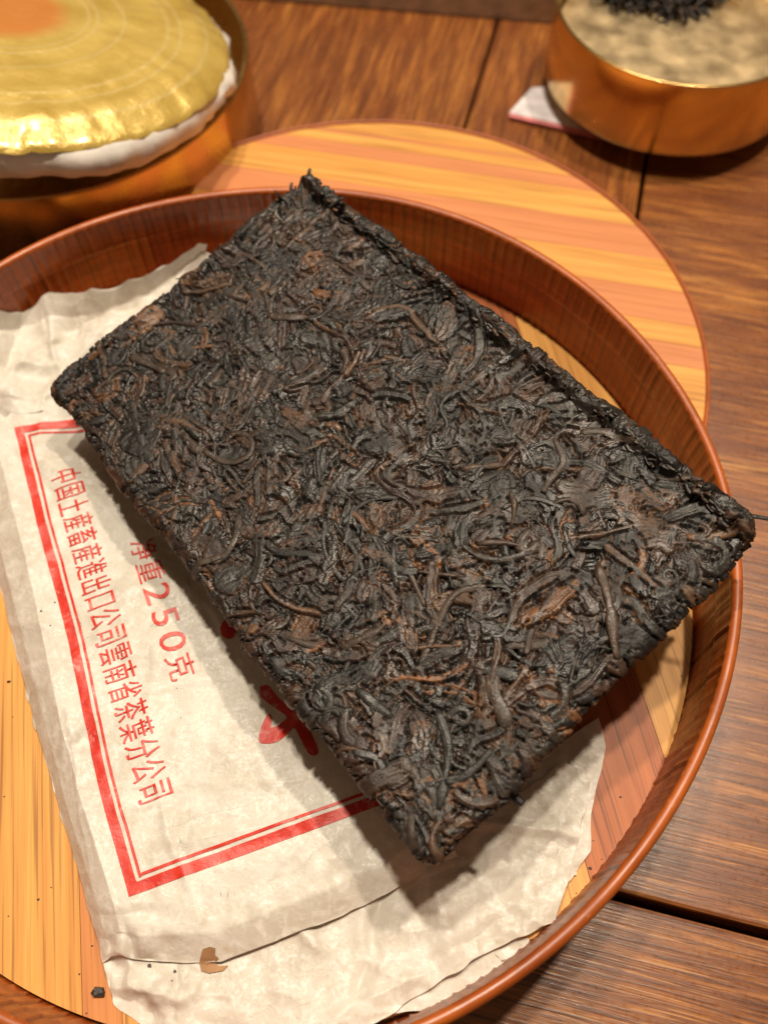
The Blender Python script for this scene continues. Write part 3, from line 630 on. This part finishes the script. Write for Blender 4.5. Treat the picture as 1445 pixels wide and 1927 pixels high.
# print: frame, lettering and the visible pieces of the large brush characters
def wxy(px, py):
    p = at(px, py, ZP); d = Vector(p-CAMP).normalized(); h = bvh.ray_cast(Vector(CAMP), d)
    return np.array(h[0])[:2] if h[0] is not None else p[:2]
def settle_poly(pts, name): return settle(drape(pts, name, None), name, M['ink'], pan)
FLp = [wxy(x, y) for x, y in ((28, 806), (68, 975), (105, 1112), (134, 1230), (179, 1448), (219, 1600), (243, 1688))]
FLs = spline(FLp, 40); br = np.array(wxy(243, 1688)); bend_ = np.array(wxy(760, 1500)); dB = (bend_-br)/np.linalg.norm(bend_-br)
tl = FLs[0]; dT = np.array(wxy(110, 793)) - tl; dT /= np.linalg.norm(dT)
def band(o0, o1, i0, i1, name):
    """closed run of the frame: left side offset o0..o1 inwards, then along the near and far sides"""
    tg = np.gradient(FLs, axis=0); tg /= np.linalg.norm(tg, axis=1)[:, None]; nr = np.stack([-tg[:, 1], tg[:, 0]], -1)
    if nr[0] @ dB < 0: nr = -nr
    nB = np.array([-dB[1], dB[0]])
    def corner(o): return FLs[-1] + nr[-1]*o*1.0 + nB*o
    def cornt(o): return FLs[0] + dT*o + tg[0]*o
    keep = slice(2, -2)
    o_ = [cornt(o0)] + list(FLs[keep]+nr[keep]*o0) + [corner(o0)]; i_ = [cornt(o1)] + list(FLs[keep]+nr[keep]*o1) + [corner(o1)]
    bm = bmesh.new()
    def strip(a, b):
        va = [bm.verts.new((*p, 0)) for p in a]; vb = [bm.verts.new((*p, 0)) for p in b]
        for k in range(len(a)-1): bm.faces.new((va[k], va[k+1], vb[k+1], vb[k]))
    strip(o_, i_)
    ln = .058; ks = np.linspace(0, ln, 30)
    strip([corner(o0)+dB*k for k in ks], [corner(o1)+dB*max(k-(o1-o0), 0) for k in ks])
    ks = np.linspace(0, .03, 16); strip([cornt(o0)+dT*k for k in ks], [cornt(o1)+dT*max(k-(o1-o0), 0) for k in ks])
    bmesh.ops.triangulate(bm, faces=bm.faces); settle(bm, name, M['ink'], pan)
band(0, .0021, 0, 0, 'printed_frame'); band(.0028, .0034, 0, 0, 'printed_frame')
rd = np.array(wxy(243, 1688)) - np.array(wxy(68, 975)); rd /= np.linalg.norm(rd); ud = np.array([-rd[1], rd[0]])
def textline(s, p0, p1, hpx, xs, name):
    """p0, p1: pixel centres of the first and last character"""
    a, b = np.array(wxy(*p0)), np.array(wxy(*p1)); d = b-a; pitch = np.linalg.norm(d)/(len(s)-1); d /= np.linalg.norm(d); u = np.array([-d[1], d[0]])
    for k, ch in enumerate(s):
        cu_ = bpy.data.curves.new('t', 'FONT'); cu_.body = ch; cu_.size = 1.0; cu_.resolution_u = 3; cu_.align_x = 'CENTER'
        cu_.offset = 0.003
        ob = bpy.data.objects.new('t', cu_); COL.objects.link(ob); dg = bpy.context.evaluated_depsgraph_get(); dg.update()
        me = bpy.data.meshes.new_from_object(ob.evaluated_get(dg)); bpy.data.objects.remove(ob)
        bm = bmesh.new(); bm.from_mesh(me); bpy.data.meshes.remove(me)
        if not bm.verts: bm.free(); continue
        xsn = [v.co.x for v in bm.verts]; ysn = [v.co.y for v in bm.verts]; asc = ch.isascii()
        mx, my = (min(xsn)+max(xsn))/2, (min(ysn)+max(ysn))/2
        gh = hpx*(.96 if asc else 1.0); fy = gh/max(.55, max(ysn)-min(ysn)) if not asc else gh/(max(ysn)-min(ysn)); fx = xs*pitch*(1.0/.92 if not asc else 1.85)
        if ch == '口': fy *= .92
        for v in bm.verts:
            q = a + d*(pitch*k + (v.co.x-mx)*fx) + u*((v.co.y-my)*fy); v.co = Vector((q[0], q[1], 0))
        bmesh.ops.triangulate(bm, faces=bm.faces); settle(bm, 'printed_character', M['ink'], pan, .00018, bvh, .0012)
def plen(p, q): return float(np.linalg.norm(np.array(wxy(*p))-np.array(wxy(*q))))
textline('中国土産畜産進出口公司雲南省茶葉分公司', (124, 895), (291, 1489), plen((260, 1501), (325, 1477)), .86, 'a')
textline('净重250克', (272, 1034), (341, 1254), plen((318, 1262), (368, 1243)), .88, 'b')
BR = [[(414,1182),(418,1196),(428,1202),(440,1199),(446,1180),(424,1168)], None]
BR[1] = [(x/1.59, 715+y/1.59) for x, y in ((778,918),(802,914),(822,938),(852,968),(880,985),(893,990),(905,1015),(930,1055),(952,1105),(947,1122),(925,1120),(900,1075),(880,1042),(858,1062),(825,1085),(785,1088),(775,1078),(778,1050),(795,1010),(808,1000),(815,1015),(812,1040),(840,1028),(858,1010),(835,990),(800,965),(780,945))]
for b in BR: settle_poly(list(spline([wxy(x, y) for x, y in b+b[:1]], len(b)*4))[:-1], 'printed_character')

# ------------------------------------------------------------------ crumbs
def crumb(px, py, z, sz, label, group=None, tree=None):
    p = at(px, py, z); n = 6; bm = bmesh.new(); a0 = random.uniform(0, 6)
    pts = [(math.cos(a0+k*2*math.pi/n)*sz*random.uniform(.55, 1.1), math.sin(a0+k*2*math.pi/n)*sz*random.uniform(.4, .8)) for k in range(n)]
    f = bm.faces.new([bm.verts.new((x, y, 0)) for x, y in pts]); r = bmesh.ops.extrude_face_region(bm, geom=[f]); top = [v for v in r['geom'] if isinstance(v, bmesh.types.BMVert)]
    for v in top: v.co.z = sz*random.uniform(.3, .6); v.co.x *= .8; v.co.y *= .8
    bmesh.ops.recalc_face_normals(bm, faces=bm.faces); me = bpy.data.meshes.new('tea_crumb'); bm.to_mesh(me); bm.free()
    o = link('tea_crumb', me, M['leaf'], None, False)
    if tree:
        h = tree.ray_cast(Vector((p[0], p[1], .2)), Vector((0, 0, -1)))
        if h[0]: p = np.array(h[0]) + np.array([0, 0, .0001])
    o.location = p; tag(o, label, 'tea crumb', group)
GC = 'tea crumbs scattered on the tray floor'
for px, py, s in ((18,1283,7), (73,1693,5), (17,1724,3), (97,1670,3), (174,1780,3.5), (150,1833,4), (163,1907,3), (9,1499,3), (25,1349,3), (1076,1698,5), (1110,1634,6), (1116,1582,3), (1167,1500,4), (1281,1272,3), (1131,1617,2.5), (1084,1681,2.5)):
    crumb(px, py, FLOOR, s*.000085, 'tiny dark tea crumb lying on the wooden tray floor', GC)
crumb(187, 1868, FLOOR, .0021, 'large flat black tea flake on the tray floor beside the wrapper corner')
for px, py, s in ((277,1817,8), (325,1827,6), (322,1845,3), (87,1160,4), (110,1141,3.5), (105,1188,3)):
    crumb(px, py, FLOOR+.004, s*.000085, 'small dark tea crumb resting on the paper wrapper', 'tea crumbs on the paper wrapper', bvh2)

# ------------------------------------------------------------------ brass dish with loose tea (beyond the lid)
DISH = [(1043,5),(1050,50),(1080,85),(1130,115),(1200,138),(1270,148),(1350,149),(1445,146)]
dz = .034; dc, dR = circ([(x+14, y+6) for x, y in DISH], dz)
dish = tag(empty('brass_dish', (dc[0], dc[1], .0022)), 'round brass dish holding loose dark tea beside the striped board', 'brass dish')
def shell(R, z0, z1, floorz, t=.0008, taper=.0):
    return [(.0005, z0), (R-.004-taper, z0), (R-.0015-taper, z0+.0008), (R-taper*.6, z0+.003), (R, z1-.0006), (R-.0001, z1), (R-t, z1), (R-t-.0001, z1-.0006), (R-t-taper*.6, floorz+.004), (R-t-.0025-taper, floorz+.0006), (R-t-.005-taper, floorz), (.0005, floorz)]
o = link('body', gridmesh('body', lathe(shell(dR, .0060, dz, .0215, taper=-.0010), 160), True), M['brass']); o.parent = dish; o.location = (0, 0, -.0022)
nn_ = 60; rr_ = np.linspace(.0004, dR-.0022, nn_); aa_ = np.linspace(0, 2*np.pi, 120, endpoint=False)
Pf = np.zeros((nn_, 120, 3)); Pf[..., 0] = rr_[:, None]*np.cos(aa_); Pf[..., 1] = rr_[:, None]*np.sin(aa_); Pf[..., 2] = .0225 + .00008*np.abs(fbm(Pf[..., 0]*150, Pf[..., 1]*150, 77))
o = link('foil_lining', gridmesh('foil_lining', Pf, True), M['brassfloor']); o.parent = dish; o.location = (0, 0, -.0022)
fr = dR*.62; o = link('foot', gridmesh('foot', lathe([(fr-.003, .0062), (fr-.003, .0024), (fr-.002, .0022), (fr, .0022), (fr+.0004, .003), (fr+.0006, .0062)], 96), True), M['brass']); o.parent = dish; o.location = (0, 0, -.0022)
# heap of loose tea
VV, FF, CC = [], [], []
pc0 = at(1245, -52, .026)
for k in range(900):
    a = rng.uniform(0, 6.28); r = .023*math.sqrt(rng.uniform(0, 1)); hgt = .011*(1-(r/.025)**1.5)*rng.uniform(.2, 1)
    p = np.array([pc0[0]+r*math.cos(a)*1.0, pc0[1]+r*math.sin(a)*.9, .0232+hgt]); d = np.array([rng.normal(), rng.normal(), rng.normal()*.3]); d /= np.linalg.norm(d)
    if math.hypot(p[0]-dc[0], p[1]-dc[1]) > dR-.006: continue
    sd = np.cross(d, [0, 0, 1]); sd /= np.linalg.norm(sd); V_, F_ = tip_mesh(p, d, sd, rng.uniform(.003, .008), rng.uniform(.0004, .0009), rng.normal(0, .3))
    V_ = [np.array([v[0], v[1], max(v[2], .0232)]) for v in V_]
    n0 = len(VV); VV += V_; FF += [tuple(i+n0 for i in f) for f in F_]; CC += [pick()*.6]*len(V_)
me = pydata('loose_tea', VV, FF); setcol(me, np.array(CC)); tag(link('loose_tea', me, M['tea']), 'heap of loose black tea leaves in the brass dish', 'loose tea', kind='stuff')
# white card with pink edge under the dish
white = mat_plain('white_card', (.70, .66, .68), .4); pink = mat_plain('pink_card_edge', (.62, .20, .20), .5)
cardp = [at(958, 212, .002), at(1135, 252, .002), at(1300, 150, .002), at(1000, 165, .002)]
card = empty('paper_card', tuple(at(1050, 215, 0)))
def slab(pts, z0, z1, name, mat, parent):
    n = len(pts); V = [(p[0], p[1], z1) for p in pts] + [(p[0], p[1], z0) for p in pts]
    F = [tuple(range(n)), tuple(range(2*n-1, n-1, -1))] + [(k, n+k, n+(k+1) % n, (k+1) % n) for k in range(n)]
    me = pydata(name, V, F); bm = bmesh.new(); bm.from_mesh(me); bmesh.ops.recalc_face_normals(bm, faces=bm.faces); bm.to_mesh(me); bm.free()
    return kid(link(name, me, mat, None, False), parent) if parent else link(name, me, mat, None, False)
slab(cardp, .0008, .0021, 'sheet', white, card)
f0, f1 = cardp[0], cardp[1]; nrm = np.array([0, -.0016, 0]); slab([f0, f1, f1+nrm, f0+nrm], .0006, .0017, 'edge_band', pink, card)
tag(card, 'white paper card with pink edge tucked under the brass dish', 'card')

# ------------------------------------------------------------------ brass tin with a yellow wrapped tea cake
TIN = [(0,388),(100,365),(210,333),(300,300),(370,262),(425,215),(460,165),(467,130),(455,90)]
tz = .030; nc, nR = circ(TIN, tz)
tin = tag(empty('brass_tin', (nc[0], nc[1], .0002)), 'round brass tin holding the yellow wrapped tea cake', 'brass tin')
o = link('body', gridmesh('body', lathe(shell(nR, .0002, tz, .010, t=.0015, taper=.0), 160), True), mat_brass('tin_brass', (.66, .42, .15), .26)); o.parent = tin; o.location = (0, 0, -.0002)
kc = at(20, 58, .050); kR = .064; cz = .0025
cake = tag(empty('tea_cake', tuple(kc)), 'round tea cake in yellow printed wrapping with white paper skirt', 'tea cake')
cake.rotation_euler = (math.radians(-10), math.radians(10), 0)
yel = N('yellow_wrap'); v_ = yel.coords((1,1,1)); n_ = yel.noise(v_, 60, 4, .6, .5)
c0 = yel.ramp(n_, [(.3, (.46, .30, .052)), (.7, (.68, .49, .13))])
sx = yel.n('SeparateXYZ'); yel.l(v_, sx.inputs[0])
ln_ = yel.n('VectorMath', operation='LENGTH'); cb_ = yel.n('CombineXYZ'); yel.l(sx.outputs[0], cb_.inputs[0]); yel.l(sx.outputs[1], cb_.inputs[1]); yel.l(cb_.outputs[0], ln_.inputs[0])
def ringmask(stops): return yel.ramp(mr.outputs[0], stops)
mr = yel.n('MapRange'); yel.l(ln_.outputs['Value'], mr.inputs[0]); mr.inputs[1].default_value = 0; mr.inputs[2].default_value = kR
b0, b1 = (0,0,0), (1,1,1)
def ring(c, r, w, col, s=.6):
    f = ringmask([(max(0, r-w), b0), (r, (s,)*3), (r+w, b0)]); return yel.mix(f, c, col)
cc = yel.mix(ringmask([(.20, (.85,)*3), (.30, b0)]), c0, (.66, .22, .05))
for r_ in (.36, .40, .52, .72, .78, .90): cc = ring(cc, r_, .012, (.70, .55, .24))
yel.bump(yel.noise(v_, 210, 5, .65, .6), .42, .0016)
ymat = yel.set(Base_Color=cc, Roughness=.32, Metallic=.25, Coat_Weight=.5, Coat_Roughness=.16)
n1_, n2_ = 46, 200; t_ = np.linspace(0, 1, n1_); a_2 = np.linspace(0, 2*np.pi, n2_, endpoint=False); Pk = np.zeros((n1_, n2_, 3))
s_ = t_*1.035; rad = np.where(s_ < 1, s_, 1+.02*np.sin((s_-1)*20)); zz = np.where(s_ < .82, .0060-.0028*s_**2, .0060-.0028*.82**2-(s_-.82)**1.6*.07)
Pk[..., 0] = (kR*rad)[:, None]*np.cos(a_2); Pk[..., 1] = (kR*rad)[:, None]*np.sin(a_2); wr = .0005*fbm(np.cos(a_2)[None, :]*9+0*s_[:, None], np.sin(a_2)[None, :]*9+s_[:, None]*3, 88)*np.clip(s_*1.6-.6, 0, 1)[:, None]
wr = wr + (.00022*np.abs(vnoise(a_2*26, 0*a_2, 7))[None, :] + .0004*fbm(np.cos(a_2)[None, :]*22+0*s_[:, None], np.sin(a_2)[None, :]*22+s_[:, None]*9, 81))*np.clip((s_-.66)*4, 0, 1)[:, None] + .00022*np.sin(s_*38)[:, None]*(s_ > .3)[:, None]
Pk[..., 2] = zz[:, None] + cz-.0025 + wr; Pk[0, :, :2] *= .02
o = link('yellow_wrapping', gridmesh('yellow_wrapping', Pk, True), ymat); o.parent = cake
prof = [(kR*.985, cz-.0030), (kR*1.018, cz-.0048), (kR*1.03, cz-.0080), (kR*1.0, cz-.0112), (kR*.86, cz-.0130), (kR*.45, cz-.024), (kR*.2, cz-.038), (.0005, cz-.039)]
Ps = lathe(prof, 200, lambda i, a: (.0018*fbm(np.cos(a)*6+i*.4, np.sin(a)*6, 99) if 0 < i < 5 else 0)*1.0)
Ps[2:5, :, 2] += .0016*fbm(np.cos(a_2)*3.2, np.sin(a_2)*3.2, 111)[None, :]
o = link('white_skirt', gridmesh('white_skirt', Ps, True), mat_plain('white_skirt_paper', (.80, .75, .69), .5, 0, .12, 120, .5)); o.parent = cake

# ------------------------------------------------------------------ dark board with a pale metal edge at the far side of the table
board_ = empty('serving_board', tuple(at(800, 0, 0)))
f0, f1 = at(380, -34, .004), at(1300, 40, .004); dd_ = (f1-f0)/np.linalg.norm(f1-f0); bk = np.array([-dd_[1], dd_[0], 0])
slab([f0, f1, f1+bk*.16, f0+bk*.16], .0004, .0105, 'panel', mat_plain('dark_board', (.018, .014, .013), .35), board_)
slab([f0-bk*.0022, f1-bk*.0022, f1-bk*.0001, f0-bk*.0001], .0003, .0112, 'metal_edge', mat_plain('pale_metal', (.50, .46, .41), .35, .2), board_)
tag(board_, 'dark serving board with pale metal edge at the far table side', 'serving board')
